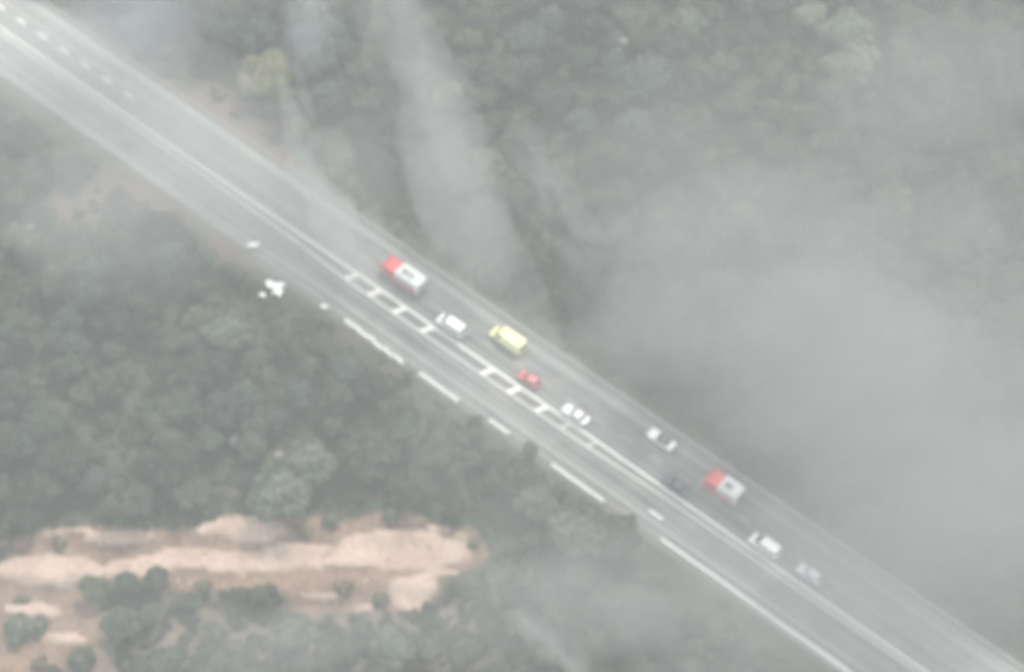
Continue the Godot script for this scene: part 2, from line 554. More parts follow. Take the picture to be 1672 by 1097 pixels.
func fire_engine(label: String, n: float, s: float, long: bool) -> Node3D:
	var o := thing("fire_engine", label, "fire engine", road_frame * Transform3D(Basis(), Vector3(n, 0.062, s)), "")
	var red := paint("fire engine red", lin(0.82, 0.09, 0.10))
	var white := paint("fire engine white", lin(0.84, 0.84, 0.83))
	var grey := mat("tread plate grey", lin(0.30, 0.31, 0.32), 0.5, 0.4)
	var glass := mat("dark window glass", lin(0.02, 0.024, 0.028), 0.08)
	var L := 4.0 if long else 3.1
	var W := 1.27
	var cab := -L + (3.2 if long else 2.7)
	var st := begin()
	box(st, Vector3(-W + 0.12, 0.45, -L + 0.1), Vector3(W - 0.12, 0.75, L - 0.1), 0.04)
	part("chassis", done(st), mat("chassis black", lin(0.03, 0.03, 0.03), 0.8), o)
	st = begin()
	loft(st, [cross_ring(-L, W - 0.1, 0.6, 1.5, 0.2), cross_ring(-L + 0.12, W, 0.5, 1.62, 0.2), cross_ring(-L + 0.55, W, 0.5, 2.7, 0.22), cross_ring(cab, W, 0.5, 2.78, 0.18)], true)
	part("cab", done(st), red, o)
	st = begin()
	plate(st, Vector3(-W + 0.2, 1.66, -L + 0.13), Vector3(W - 0.2, 1.66, -L + 0.13), Vector3(W - 0.26, 2.5, -L + 0.48), Vector3(-W + 0.26, 2.5, -L + 0.48), Vector3(0, 1.5, 0), 0.03)
	part("windshield", done(st), glass, o)
	for side in [-1.0, 1.0]:
		for span in [[-L + 0.7, -L + 1.5], [-L + 1.65, cab - 0.2]]:
			st = begin()
			plate(st, Vector3(side * W, 1.65, span[0]), Vector3(side * W, 1.65, span[1]), Vector3(side * W, 2.4, span[1]), Vector3(side * W, 2.4, span[0]), Vector3(0, 2, 0), 0.02)
			part("side_window", done(st), glass, o)
	st = begin()
	box(st, Vector3(-W, 0.62, cab + 0.12), Vector3(W, 2.95, L), 0.06)
	part("body", done(st), white, o)
	for side in [-1.0, 1.0]:
		st = begin()
		plate(st, Vector3(side * W, 0.75, cab + 0.2), Vector3(side * W, 0.75, L - 0.1), Vector3(side * W, 1.15, L - 0.1), Vector3(side * W, 1.15, cab + 0.2), Vector3(0, 1, 1), 0.012)
		part("red_stripe", done(st), red, o)
		for i in 3:
			st = begin()
			var z0 := lerpf(cab + 0.3, L - 0.2, i / 3.0) + 0.05
			var z1 := lerpf(cab + 0.3, L - 0.2, (i + 1) / 3.0) - 0.05
			plate(st, Vector3(side * W, 1.3, z0), Vector3(side * W, 1.3, z1), Vector3(side * W, 2.7, z1), Vector3(side * W, 2.7, z0), Vector3(0, 1.5, 1), 0.02)
			part("locker_shutter", done(st), mat("shutter silver", lin(0.55, 0.56, 0.57), 0.4, 0.5), o)
	# the roof: a sunk deck with a coaming, a hatch, a ladder and a hose box
	st = begin()
	box(st, Vector3(-0.55, 2.952, cab + 0.7), Vector3(0.4, 2.985, L - 1.4), 0.0)
	part("roof_deck", done(st), grey, o)
	st = begin()
	box(st, Vector3(0.72, 2.96, cab + 0.3), Vector3(1.15, 3.22, L - 0.3), 0.05)
	part("hose_box", done(st), white, o)
	st = begin()
	box(st, Vector3(-0.35, 2.99, cab + 0.9), Vector3(0.2, 3.15, cab + 1.6), 0.04)
	part("roof_hatch", done(st), mat("hatch grey", lin(0.14, 0.145, 0.15), 0.6), o)
	var lad := Node3D.new()
	lad.name = "ladder"
	o.add_child(lad, true)
	var alu := mat("ladder aluminium", lin(0.7, 0.7, 0.7), 0.35, 0.6)
	for x in [-1.12, -0.74]:
		st = begin()
		tube(st, Vector3(x, 3.12, cab + 0.2), Vector3(x, 3.12, L + 0.1), 0.04, 0.04, 6)
		part("stile", done(st), alu, lad)
	st = begin()
	tube(st, Vector3(-1.12, 3.12, 0), Vector3(-0.74, 3.12, 0), 0.025, 0.025, 6)
	var rung := done(st)
	var z := cab + 0.4
	while z < L:
		part("rung", rung, alu, lad).position.z = z
		z += 0.35
	st = begin()
	box(st, Vector3(-0.85, 2.8, -L + 0.75), Vector3(0.85, 2.98, -L + 1.05), 0.05)
	part("light_bar", done(st), mat("red lamp plastic", lin(0.6, 0.05, 0.05), 0.2), o)
	st = begin()
	box(st, Vector3(-0.95, 0.8, -0.03), Vector3(0.95, 2.6, 0.03), 0.02)
	part("rear_shutter", done(st), mat("shutter silver", lin(0.55, 0.56, 0.57), 0.4, 0.5), o).position.z = L + 0.01
	st = begin()
	box(st, Vector3(-W, 0.42, -0.12), Vector3(W, 0.72, 0.1), 0.05)
	part("bumper", done(st), white, o).position.z = -L
	for side in [-1.0, 1.0]:
		st = begin()
		box(st, Vector3(-0.06, -0.25, -0.1), Vector3(0.06, 0.25, 0.06), 0.02)
		part("mirror", done(st), grey, o).position = Vector3(side * (W + 0.14), 2.1, -L + 0.3)
	lamps(o, W, 0.95, -L - 0.0, L + 0.02)
	wheels(o, W - 0.16, [-L + 1.35, L - 1.5], 0.5, 0.3)
	return o

func build_vehicles() -> void:
	var white := paint("white paint", lin(0.82, 0.83, 0.82))
	var yellow := paint("pale yellow paint", lin(0.84, 0.82, 0.40))
	var cream := paint("cream paint", lin(0.84, 0.83, 0.62))
	var red := paint("red car paint", lin(0.50, 0.12, 0.125))
	var blue := paint("dark blue paint", lin(0.035, 0.042, 0.065))
	var silver := paint("silver paint", lin(0.62, 0.64, 0.68))
	var dark := mat("dark roof", lin(0.10, 0.10, 0.105), 0.4)
	fire_engine("red cabbed fire engine with white body at the head of the queue", 4.1, -4.8, true)
	fire_engine("red and white fire engine in the far lane behind the car with the dark roof", 5.2, 57.8, false)
	car("ambulance", "pale yellow ambulance van in the far lane beside the white van", "ambulance", 5.5, 15.9, {"l": 6.3, "w": 2.15, "h": 2.55, "bonnet": 1.15, "boot": 1.2, "cabin": [-2.45, -1.35, 3.05, 3.12], "paint": yellow, "windows": [[0.02, 0.2]], "wheel": 0.36, "pillar": cream})
	car("van", "white minivan in the near lane behind the leading fire engine", "van", 1.95, 7.2, {"l": 5.2, "w": 2.0, "h": 2.1, "bonnet": 1.08, "boot": 1.1, "cabin": [-1.85, -0.75, 2.4, 2.55], "paint": white, "windows": [[0.04, 0.3], [0.33, 0.62], [0.65, 0.97]], "bumper": white})
	car("red_car", "small dark red car beside the median, behind the white minivan", "car", 2.0, 23.0, {"l": 4.0, "w": 1.75, "h": 1.5, "bonnet": 0.95, "boot": 1.0, "cabin": [-0.95, -0.2, 1.45, 1.9], "paint": red, "windows": [[0.04, 0.48], [0.53, 0.95]]})
	car("white_saloon_car", "white saloon car in the near lane behind the small red car", "car", 1.55, 32.6, {"l": 4.6, "w": 1.8, "h": 1.42, "bonnet": 0.92, "boot": 0.98, "cabin": [-0.9, -0.1, 1.15, 1.75], "paint": white, "windows": [[0.04, 0.48], [0.53, 0.95]]})
	car("patrol_car", "white car with dark roof in the far lane ahead of the second fire engine", "car", 6.4, 45.4, {"l": 4.7, "w": 1.85, "h": 1.5, "bonnet": 0.98, "boot": 1.02, "cabin": [-0.75, 0.0, 1.2, 1.6], "paint": white, "roof": dark, "pillar": dark, "windows": [[0.04, 0.48], [0.53, 0.95]]})
	car("dark_car", "dark blue car beside the centre line, left of the second fire engine", "car", 1.45, 51.9, {"l": 4.6, "w": 1.8, "h": 1.45, "bonnet": 0.93, "boot": 0.98, "cabin": [-0.95, -0.15, 1.2, 1.8], "paint": blue, "windows": [[0.04, 0.48], [0.53, 0.95]]})
	car("estate_car", "white van in the near lane behind the second fire engine", "van", 1.5, 68.3, {"l": 5.0, "w": 1.95, "h": 1.95, "bonnet": 1.05, "boot": 1.08, "cabin": [-1.75, -0.6, 2.25, 2.42], "paint": white, "windows": [[0.04, 0.3], [0.33, 0.62], [0.65, 0.97]], "bumper": white})
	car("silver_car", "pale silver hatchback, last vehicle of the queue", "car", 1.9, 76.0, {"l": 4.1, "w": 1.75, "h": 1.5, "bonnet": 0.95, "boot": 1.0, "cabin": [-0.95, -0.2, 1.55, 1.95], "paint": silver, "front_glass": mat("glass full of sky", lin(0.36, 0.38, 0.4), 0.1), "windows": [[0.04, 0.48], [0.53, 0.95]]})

# ---------------------------------------------------------------- trees
# kinds: name, colour (linear), spread, height, crown shape lobes
var kinds := [
	{"word": "dark green rounded", "c": Color(0.050, 0.064, 0.042), "r": 2.7, "h": 5.4, "lobes": 7, "flat": 0.78},
	{"word": "dull green bushy", "c": Color(0.066, 0.080, 0.052), "r": 2.3, "h": 4.2, "lobes": 6, "flat": 0.85},
	{"word": "grey green spreading", "c": Color(0.085, 0.098, 0.074), "r": 3.1, "h": 5.2, "lobes": 9, "flat": 0.62},
	{"word": "blue green domed", "c": Color(0.050, 0.068, 0.057), "r": 2.9, "h": 6.2, "lobes": 8, "flat": 0.80},
	{"word": "olive green ragged", "c": Color(0.084, 0.088, 0.048), "r": 2.2, "h": 4.6, "lobes": 5, "flat": 0.95},
	{"word": "pale dry leaved", "c": Color(0.140, 0.146, 0.110), "r": 3.0, "h": 5.6, "lobes": 8, "flat": 0.72},
	{"word": "yellowish broad", "c": Color(0.165, 0.160, 0.095), "r": 4.2, "h": 6.4, "lobes": 11, "flat": 0.66},
]

func leaf(st: SurfaceTool, p: Vector3, out: Vector3, size: float, c: Color) -> void:
	var n := (out + Vector3(rng.randfn(), rng.randfn(), rng.randfn()) * 0.55).normalized()
	var u := n.cross(Vector3(rng.randfn(), rng.randfn(), rng.randfn())).normalized()
	var v := n.cross(u)
	var a := u * size * rng.randf_range(0.7, 1.2)
	var b := v * size * rng.randf_range(0.35, 0.6)
	st.set_color(c)
	for q in [p - a, p + b, p + a, p - a, p + a, p - b]:
		st.set_normal(n)
		st.add_vertex(q)

func crown_mesh(k: Dictionary, leaves: int, shade := 1.0) -> ArrayMesh:
	var st := SurfaceTool.new()
	st.begin(Mesh.PRIMITIVE_TRIANGLES)
	var lobes := []
	var total := 0.0
	for i in k.lobes:
		var a: float = TAU * i / (k.lobes - 1) + rng.randf_range(-0.4, 0.4)
		var reach: float = k.r * rng.randf_range(0.42, 0.66) if i > 0 else 0.0
		var rad: float = k.r * (rng.randf_range(0.34, 0.52) if i > 0 else 0.62)
		var y: float = k.h - rad * k.flat - (rng.randf_range(0.1, 0.9) * k.r * 0.55 if i > 0 else 0.0)
		lobes.append([Vector3(cos(a) * reach, y, sin(a) * reach), rad, rng.randf_range(0.82, 1.2)])
		total += rad * rad
	for l in lobes:
		var count := int(leaves * l[1] * l[1] / total)
		for i in count:
			var d := Vector3(rng.randfn(), rng.randfn(), rng.randfn()).normalized()
			if d.y < -0.45: d.y = -d.y
			var depth := 1.0 - 0.42 * rng.randf() * rng.randf()
			depth += 0.10 * sin(d.x * 9.0 + l[2] * 40.0) * sin(d.z * 8.0 + d.y * 5.0)
			var p: Vector3 = l[0] + Vector3(d.x, d.y * k.flat, d.z) * l[1] * depth
			var tone: float = shade * l[2] * rng.randf_range(0.68, 1.34)
			var c: Color = k.c
			leaf(st, p, d, rng.randf_range(0.20, 0.36), Color(c.r * tone * rng.randf_range(0.92, 1.1), c.g * tone, c.b * tone * rng.randf_range(0.85, 1.1)))
	return st.commit()

func trunk_mesh(k: Dictionary) -> ArrayMesh:
	var st := begin()
	var fork := Vector3(rng.randf_range(-0.2, 0.2), k.h * 0.42, rng.randf_range(-0.2, 0.2))
	tube(st, Vector3(0, -0.6, 0), fork, k.r * 0.085, k.r * 0.06, 8)
	for i in 5:
		var a: float = TAU * i / 5.0 + rng.randf_range(-0.3, 0.3)
		var tip := Vector3(cos(a) * k.r * 0.5, k.h * rng.randf_range(0.62, 0.82), sin(a) * k.r * 0.5)
		tube(st, fork, tip, k.r * 0.045, k.r * 0.015, 6)
	return done(st)

func ordinal(i: int) -> String:
	var w := ["first", "second", "third", "fourth", "fifth", "sixth", "seventh", "eighth", "ninth", "tenth", "eleventh", "twelfth", "thirteenth", "fourteenth", "fifteenth", "sixteenth", "seventeenth", "eighteenth", "nineteenth", "twentieth"]
	return w[i] if i < w.size() else "%dth" % (i + 1)

func seen_at(p: Vector3) -> Vector2:    # where a point shows in the picture, 0..1 across and down; only used to word labels and to see what is in the frame
	var b := Basis(Vector3.RIGHT, deg_to_rad(-PITCH))
	var q := b.inverse() * (p - CAM_AT)
	var t := tan(deg_to_rad(FOV / 2.0))
	return Vector2(0.5 + q.x / -q.z / t / 2.0 * 671.0 / 1024.0, 0.5 - q.y / -q.z / t / 2.0)

func build_trees() -> void:
	var leaf_mat := vertex_mat("leaves", 0.75)
	leaf_mat.backlight_enabled = true
	leaf_mat.backlight = lin(0.05, 0.06, 0.03)
	leaf_mat.cull_mode = BaseMaterial3D.CULL_DISABLED
	var bark := mat("bark", lin(0.09, 0.075, 0.06), 0.95)
	var models := []
	for k in kinds:
		var vs := []
		for i in 3:
			vs.append([crown_mesh(k, int(k.r * k.r * 330.0), [0.92, 0.68, 1.28][i]), trunk_mesh(k)])
		models.append(vs)
	# where trees stand: those the photograph picks out first, then a jittered scatter
	var spots := []
	for f in [[-41.9, -50.6, 6, 1.15], [51.8, -64.9, 5, 1.00], [54.0, -45.7, 5, 1.15], [-30.4, 26.4, 2, 1.35], [-21.4, 25.5, 2, 1.45], [-0.1, 28.3, 2, 1.25], [9.6, 38.1, 2, 1.50], [-26.9, 18.6, 1, 1.00], [-16.2, 20.0, 0, 1.10], [-10.6, 25.0, 2, 1.20], [-5.6, 19.8, 1, 0.75], [-13.2, 29.8, 0, 1.20], [3.1, 32.1, 2, 1.10], [15.4, 39.0, 2, 1.20], [-34.6, 3.9, 4, 1.10], [-22.0, 11.4, 0, 1.00], [-16.4, 15.1, 4, 0.80], [-29.9, 3.8, 0, 0.90], [-24.9, 8.7, 3, 0.90], [-47.3, 31.5, 1, 1.30], [-56.2, 32.3, 2, 1.20], [2.5, -52.7, 3, 1.10], [11.9, -55.4, 0, 1.10], [6.5, -44.8, 3, 1.20], [-4.9, -63.6, 0, 1.20], [26.4, -55.4, 3, 1.30], [35.7, -52.7, 2, 1.10], [41.2, -58.6, 3, 1.20], [60.4, -47.4, 1, 0.80], [61.7, -23.0, 5, 1.20], [37.0, -21.7, 5, 0.80], [-43.5, -59.6, 3, 1.30], [-27.0, -63.3, 3, 1.10], [-24.2, -44.0, 0, 1.20], [-30.4, -46.5, 3, 1.10], [-41.7, 56.5, 2, 1.10], [-31.7, 51.7, 2, 1.10], [-23.7, 55.8, 0, 1.20], [-16.9, 54.8, 2, 1.20], [-11.7, 55.3, 4, 1.10], [2.7, 22.4, 0, 0.55], [17.0, 34.7, 1, 0.65], [-15.9, 8.2, 1, 0.42], [-5.7, 16.9, 1, 0.55], [-56.2, 50.5, 1, 1.20], [-50.2, 57.4, 2, 1.10], [-36.6, 45.9, 1, 0.80], [-46.3, 46.3, 1, 0.75], [-52.1, 48.7, 4, 0.90], [2.1, 47.0, 2, 1.20], [14.4, 47.4, 1, 1.10], [-6.5, 56.4, 4, 1.20]]:
		spots.append({"at": Vector3(f[0], 0, f[1]), "kind": int(f[2]), "scale": f[3], "first": true, "say": ""})
	var cell := 5.3
	for j in range(-26, 15):
		for i in range(-24, 25):
			var x := (i + rng.randf_range(0.08, 0.92)) * cell
			var z := (j + rng.randf_range(0.08, 0.92)) * cell
			var kind_noise := noise.get_noise_2d(x * 2.2 + 900.0, z * 2.2)
			var pick := rng.randf()
			var big := 0.62 + 0.85 * pow(rng.randf(), 1.4) + 0.35 * maxf(0.0, warp.get_noise_2d(x * 1.5, z * 1.5 + 700.0))
			var p := to_road(x, z)
			if p.x > -11.2 and p.x < 12.5: continue
			if p.x > -15.5 and p.x < 0.0: big = clampf((-p.x - 9.0) * 0.14, 0.36, 0.74)
			if p.x > -15.5 and p.x < 0.0 and p.y > 50.0 and pick < 0.6: continue
			if p.x < 18.0 and p.x > 0.0 and pick < 0.35: continue
			var b := bank_field(x, z)
			if b > 0.2 and not (b < 0.5 and pick < 0.12): continue
			if x > -75.0 and x < -4.0 and z > 44.5 and z < 49.0 and pick < 0.5: continue
			if x > -76.0 and x < -6.0 and z > 32.5 and z < 38.0 and ellipses(BANK, x, z - 1.5) > -0.25: continue
			if ellipses([[-11.5, 45.5, 9.0, 7.0]], x, z) > 0.0: continue
			if ellipses(VERGE, x, z) > 0.1 and pick < 0.8: continue
			var clash := false
			for f in spots:
				if f.first and f.at.distance_to(Vector3(x, 0, z)) < 2.9 * f.scale + 1.4: clash = true
			if clash: continue
			var kind := 0
			if kind_noise < -0.2: kind = 3 if pick < 0.6 else 0
			elif kind_noise < 0.12: kind = 0 if pick < 0.45 else 1 if pick < 0.8 else 2
			else: kind = 2 if pick < 0.4 else 1 if pick < 0.75 else 4
			if pick > 0.965: kind = 5
			if z > 44.0 and p.x < 0.0:
				kind = 2 if pick < 0.5 else 4 if pick < 0.75 else 5 if pick < 0.84 else 1
				big *= 0.85
				if kind_noise > 0.1 and pick < 0.3: continue
			spots.append({"at": Vector3(x, 0, z), "kind": kind, "scale": big, "first": false, "say": ""})
	# the 290 that show best stand as single trees, the rest as one wood
	for f in spots:
		f.at.y = ground_height(f.at.x, f.at.z)
		f.seen = seen_at(f.at + Vector3(0, 3, 0))
		var p := to_road(f.at.x, f.at.z)
		f.zone = 2 if p.x > 0.0 else 1 if f.at.z > 44.0 else 0
		var inside: bool = f.seen.x > -0.02 and f.seen.x < 1.02 and f.seen.y > -0.02 and f.seen.y < 1.03
		f.score = (0.0 if inside else -100.0) + (50.0 if f.first else 0.0) + f.scale + (8.0 if f.zone < 2 else 0.0)
		if f.zone == 2: f.score += 6.0 * (1.0 - f.seen.y) - 4.0 * maxf(f.seen.x - 0.6, 0.0)
		if f.zone == 0 and f.seen.x > 0.58: f.score -= 6.0
	spots.sort_custom(func(a, b): return a.score > b.score)
	var single := []
	var rest := []
	for f in spots:
		if single.size() < 292 and f.score > -50.0: single.append(f)
		else: rest.append(f)
	# words: rows from the top of the picture down within each wood, counted from the left
	var names := ["in the wood below the highway", "in the wood under the sand bank", "in the wood above the highway"]
	for zone in 3:
		var mine := single.filter(func(f): return f.zone == zone)
		mine.sort_custom(func(a, b): return a.seen.y < b.seen.y)
		var row := 0
		var i := 0
		while i < mine.size():
			var line := mine.slice(i, i + 16)
			line.sort_custom(func(a, b): return a.seen.x < b.seen.x)
			for q in line.size():
				line[q].say = "%s tree %s, %s row, %s from left" % [kinds[line[q].kind].word, names[zone], ordinal(row), ordinal(q)]
			row += 1
			i += 16
	for f in single:
		var k: Dictionary = kinds[f.kind]
		var model: Array = models[f.kind][(rng.randi() % 2) * 2 if f.zone == 1 else rng.randi() % 3]
		var basis_ := Basis(Vector3.UP, rng.randf() * TAU).scaled(Vector3.ONE * f.scale)
		var o := thing("tree", f.say, "tree", Transform3D(basis_, f.at), "trees of the wood round the highway")
		part("trunk", model[1], bark, o)
		part("crown", model[0], leaf_mat, o)
	var wood := Node3D.new()
	wood.name = "woodland"
	add_child(wood)
	tag(wood, "woodland fading into the smoke at right and beyond the picture", "woodland", "", "stuff")
	for q in 4:
		var share := rest.filter(func(f): return f.kind == q or q == 0 and f.kind > 3)
		for which in 2:
			var mm := MultiMesh.new()
			mm.transform_format = MultiMesh.TRANSFORM_3D
			mm.mesh = models[q][0][which]
			mm.instance_count = share.size()
			for i in share.size():
				mm.set_instance_transform(i, Transform3D(Basis(Vector3.UP, i * 2.4).scaled(Vector3.ONE * share[i].scale), share[i].at))
			var o := MultiMeshInstance3D.new()
			o.multimesh = mm
			o.material_override = [leaf_mat, bark][which]
			o.name = ["crown", "trunk"][which]
			wood.add_child(o, true)
			o.set_meta("kind", "stuff")
	# shrubs on the dug bank and along the verge
	var shrub_k := {"c": Color(0.105, 0.112, 0.075), "r": 1.25, "h": 1.5, "lobes": 5, "flat": 0.8}
	var dry_k := {"c": Color(0.15, 0.125, 0.08), "r": 1.0, "h": 1.1, "lobes": 4, "flat": 0.8}
	var shrub_meshes := [crown_mesh(shrub_k, 420), crown_mesh(dry_k, 300)]
	var shrub_stems := [trunk_mesh(shrub_k), trunk_mesh(dry_k)]
	for f in [[-66.6, 37.0, 1.2, 1, "brown scrub patch on the upper part of the pale bank"], [-70.6, 51.0, 2.2, 0, "large dark shrub in the lower left corner of the bank"], [-68.5, 50.1, 1.5, 0, "smaller dark shrub right of the large one at lower left"], [-30.3, 35.6, 1.3, 1, "dry bush between two sand mounds on the bank"], [-17.8, 32.5, 1.2, 0, "green bush at the upper rim of the sand bank"], [-51.7, 42.9, 1.3, 0, "green bush at the lower side of the sand strip, left"], [-44.9, 43.7, 1.2, 1, "dry bush at the lower side of the sand strip"], [-24.5, 43.9, 1.4, 1, "dry bush on the brown slope below the long sand strip"], [-19.1, 45.4, 1.1, 0, "green bush on the brown slope beside the round sand mound"], [-5.7, 37.3, 0.8, 0, "dark bush at the right end of the sand bank"], [-71.3, 45.4, 1.2, 1, "brown bush on the left brown slope of the bank"], [-26.8, 33.7, 1.2, 0, "green bush on the rim beside the middle sand mound"], [-61.3, 55.7, 1.6, 0, "green bush on the brown earth at bottom left"], [-67.3, 56.2, 1.3, 1, "dry bush near the bottom left corner"]]:
		var at := Vector3(f[0], ground_height(f[0], f[1]), f[1])
		var o := thing("shrub", f[4], "shrub", Transform3D(Basis(Vector3.UP, rng.randf() * TAU).scaled(Vector3.ONE * f[2]), at), "shrubs on the sand bank")
		part("stem", shrub_stems[f[3]], bark, o)
		part("foliage", shrub_meshes[f[3]], leaf_mat, o)
	# low undergrowth between the trees: nobody could count it
	var low := [crown_mesh({"c": Color(0.068, 0.076, 0.045), "r": 0.9, "h": 0.8, "lobes": 4, "flat": 0.7}, 110), crown_mesh({"c": Color(0.10, 0.10, 0.06), "r": 0.8, "h": 0.6, "lobes": 4, "flat": 0.6}, 90)]
	for q in 2:
		var places := []
		for i in 13000:
			var x := rng.randf_range(-115.0, 115.0)
			var z := rng.randf_range(-100.0, 72.0)
			var p := to_road(x, z)
			if p.x > (-9.6 if p.y > -12.0 and p.y < 48.0 else -11.3) and p.x < 11.0: continue
			var small := p.x > -12.5 and p.x < 0.0
			if bank_field(x, z) > 0.12: continue
			if ellipses(VERGE, x, z) > 0.0 and rng.randf() < 0.55: continue
			if noise.get_noise_2d(x * 3.0, z * 3.0 + q * 500.0) < -0.12: continue
			places.append(Transform3D(Basis(Vector3.UP, rng.randf() * TAU).scaled(Vector3.ONE * rng.randf_range(0.5, 0.9 if small else 1.5)), Vector3(x, ground_height(x, z) - 0.1, z)))
		var mm := MultiMesh.new()
		mm.transform_format = MultiMesh.TRANSFORM_3D
		mm.mesh = low[q]
		mm.instance_count = places.size()
		for i in places.size(): mm.set_instance_transform(i, places[i])
		var o := MultiMeshInstance3D.new()
		o.multimesh = mm
		o.material_override = leaf_mat
		o.name = ["undergrowth", "dry_grass"][q]
		add_child(o)
		tag(o, ["low green scrub covering the ground between the trees", "low dry grass tufts between the scrub"][q], ["undergrowth", "grass"][q], "", "stuff")

# ---------------------------------------------------------------- rocks and scattered pieces
func boulder_mesh(seed_: int, r: Vector3) -> ArrayMesh:
	var sphere := SphereMesh.new()
	sphere.radial_segments = 14
	sphere.rings = 8
	var arrays := sphere.get_mesh_arrays()
	var n := FastNoiseLite.new()
	n.seed = seed_
	n.frequency = 0.9
	var v: PackedVector3Array = arrays[Mesh.ARRAY_VERTEX]
	var st := begin()
	for i in v.size():
		var p := v[i] * 2.0
		v[i] = p * r * (1.0 + 0.45 * n.get_noise_3dv(p))
	for i in arrays[Mesh.ARRAY_INDEX]: st.add_vertex(v[i])
	return done(st)

func build_pieces() -> void:
	var pale := mat("pale rock", lin(0.24, 0.215, 0.19), 0.95)
	for f in [[-41.2, 20.6, 1.5, 1.0, 1.2, 11, "pale square boulder in the wood below the highway, largest of its pair", 1.5], [-35.1, 23.1, 0.8, 0.6, 0.7, 12, "small pale boulder right of the larger pale one in the wood", 1.2], [-78.3, -20.7, 0.7, 0.5, 0.6, 13, "small white rock near the left edge below the highway", 0.8], [18.9, -60.2, 1.3, 0.9, 0.9, 14, "pinkish pale boulder among dark trees near the top", 2.5], [18.1, -58.9, 0.8, 0.6, 0.6, 15, "smaller pale stone beside the pinkish boulder near the top", 2.0], [-69.6, -7.4, 1.8, 0.5, 0.7, 16, "long pale rock near the left edge below the highway", 1.0]]:
		var o := part("boulder", boulder_mesh(int(f[5]), Vector3(f[2], f[3], f[4])), pale, self)
		o.position = Vector3(f[0], ground_height(f[0], f[1]) + f[3] * 0.45 + f[7], f[1])
		tag(o, f[6], "boulder")
	var stone_mat := mat("bank stones", lin(0.36, 0.28, 0.21), 1.0)
	var places := []
	for i in 1500:
		var x := rng.randf_range(-85.0, -3.0)
		var z := rng.randf_range(30.0, 66.0)
		if bank_field(x, z) < 0.45: continue
		var s := rng.randf_range(0.06, 0.2) * (2.2 if rng.randf() < 0.06 else 1.0)
		places.append(Transform3D(Basis(Vector3.UP, rng.randf() * TAU).scaled(Vector3(s, s * 0.7, s * 1.2)), Vector3(x, ground_height(x, z), z)))
	var mm := MultiMesh.new()
	mm.transform_format = MultiMesh.TRANSFORM_3D
	mm.mesh = boulder_mesh(4, Vector3.ONE)
	mm.instance_count = places.size()
	for i in places.size(): mm.set_instance_transform(i, places[i])
	var st := MultiMeshInstance3D.new()
	st.multimesh = mm
	st.material_override = stone_mat
	st.name = "stones"
	add_child(st)
	tag(st, "small stones strewn over the dug sand bank", "stones", "", "stuff")
	# white sheets lying in the scrub below the highway: bent plates with thickness
	var sheet := mat("white sheet", lin(0.84, 0.85, 0.84), 0.6)
	for f in [[-38.5, -9.5, 1.8, 1.2, -50, 0.3, "white sheet at the upper left of the scattered white heap"], [-37.0, -9.2, 1.5, 1.1, 25, 1.3, "white sheet at the right of the scattered white heap"], [-37.3, -8.0, 1.4, 1.3, -20, 2.2, "greyish white sheet at the bottom of the scattered white heap"], [-39.7, -7.5, 0.9, 0.7, 10, 3.0, "smallest white sheet, lying left of the white heap"], [-41.8, -17.4, 2.0, 0.9, 15, 4.0, "white sheet alone on the lower road shoulder at left"], [-29.6, -5.1, 1.2, 0.6, -20, 5.0, "white scrap at the edge of the wood below the guard strip"]]:
		var b := begin()
		var n := 5
		var rows := []
		for i in n + 1:
			var t := i / float(n) - 0.5
			var bend: float = sin(t * 5.0 + f[5]) * 0.16 + absf(t) * 0.2
			var wide: float = f[3] * (0.5 + 0.16 * sin(t * 7.0 + f[5] * 2.0))
			rows.append([Vector3(t * f[2], bend, -wide), Vector3(t * f[2], bend + 0.12 * cos(t * 4.0), wide), Vector3(t * f[2], bend + 0.12 * cos(t * 4.0) - 0.05, wide), Vector3(t * f[2], bend - 0.05, -wide)])
		loft(b, rows)
		var o := part("white_sheet", done(b), sheet, self)
		o.transform = Transform3D(Basis(Vector3.UP, deg_to_rad(f[4])), Vector3(f[0], ground_height(f[0], f[1]) + 0.9, f[1]))
		tag(o, f[6], "sheet", "white sheets scattered beside the highway")

# ---------------------------------------------------------------- smoke
func smoke(label: String, list: Array, tint := Color(0.937, 0.95, 0.955)) -> void:
	var o := Node3D.new()
	o.name = numbered("smoke")
	add_child(o)
	tag(o, label, "smoke", "", "stuff")
	var view := Vector3(0, -sin(deg_to_rad(PITCH)), -cos(deg_to_rad(PITCH)))
	for f in list:
		# x, height, z, half length, half width, turn, depth of smoke along a slanting look through its middle
		var v := FogVolume.new()
		v.shape = RenderingServer.FOG_VOLUME_SHAPE_ELLIPSOID
		var high: float = clampf(f[4] * 0.9, 2.0, f[1] - 0.6)
		v.size = 2.0 * Vector3(f[3], high, f[4])
		v.name = "smoke_puff"
		o.add_child(v, true)
		v.transform = Transform3D(Basis(Vector3.UP, deg_to_rad(f[5])), Vector3(f[0], f[1], f[2]))
		var d := v.transform.basis.inverse() * view
		var through := 2.0 / Vector3(d.x / f[3], d.y / high, d.z / f[4]).length()
		var m := FogMaterial.new()
		m.albedo = tint.linear_to_srgb()
		m.density = f[6] / through
		v.material = m
		v.set_meta("kind", "stuff")

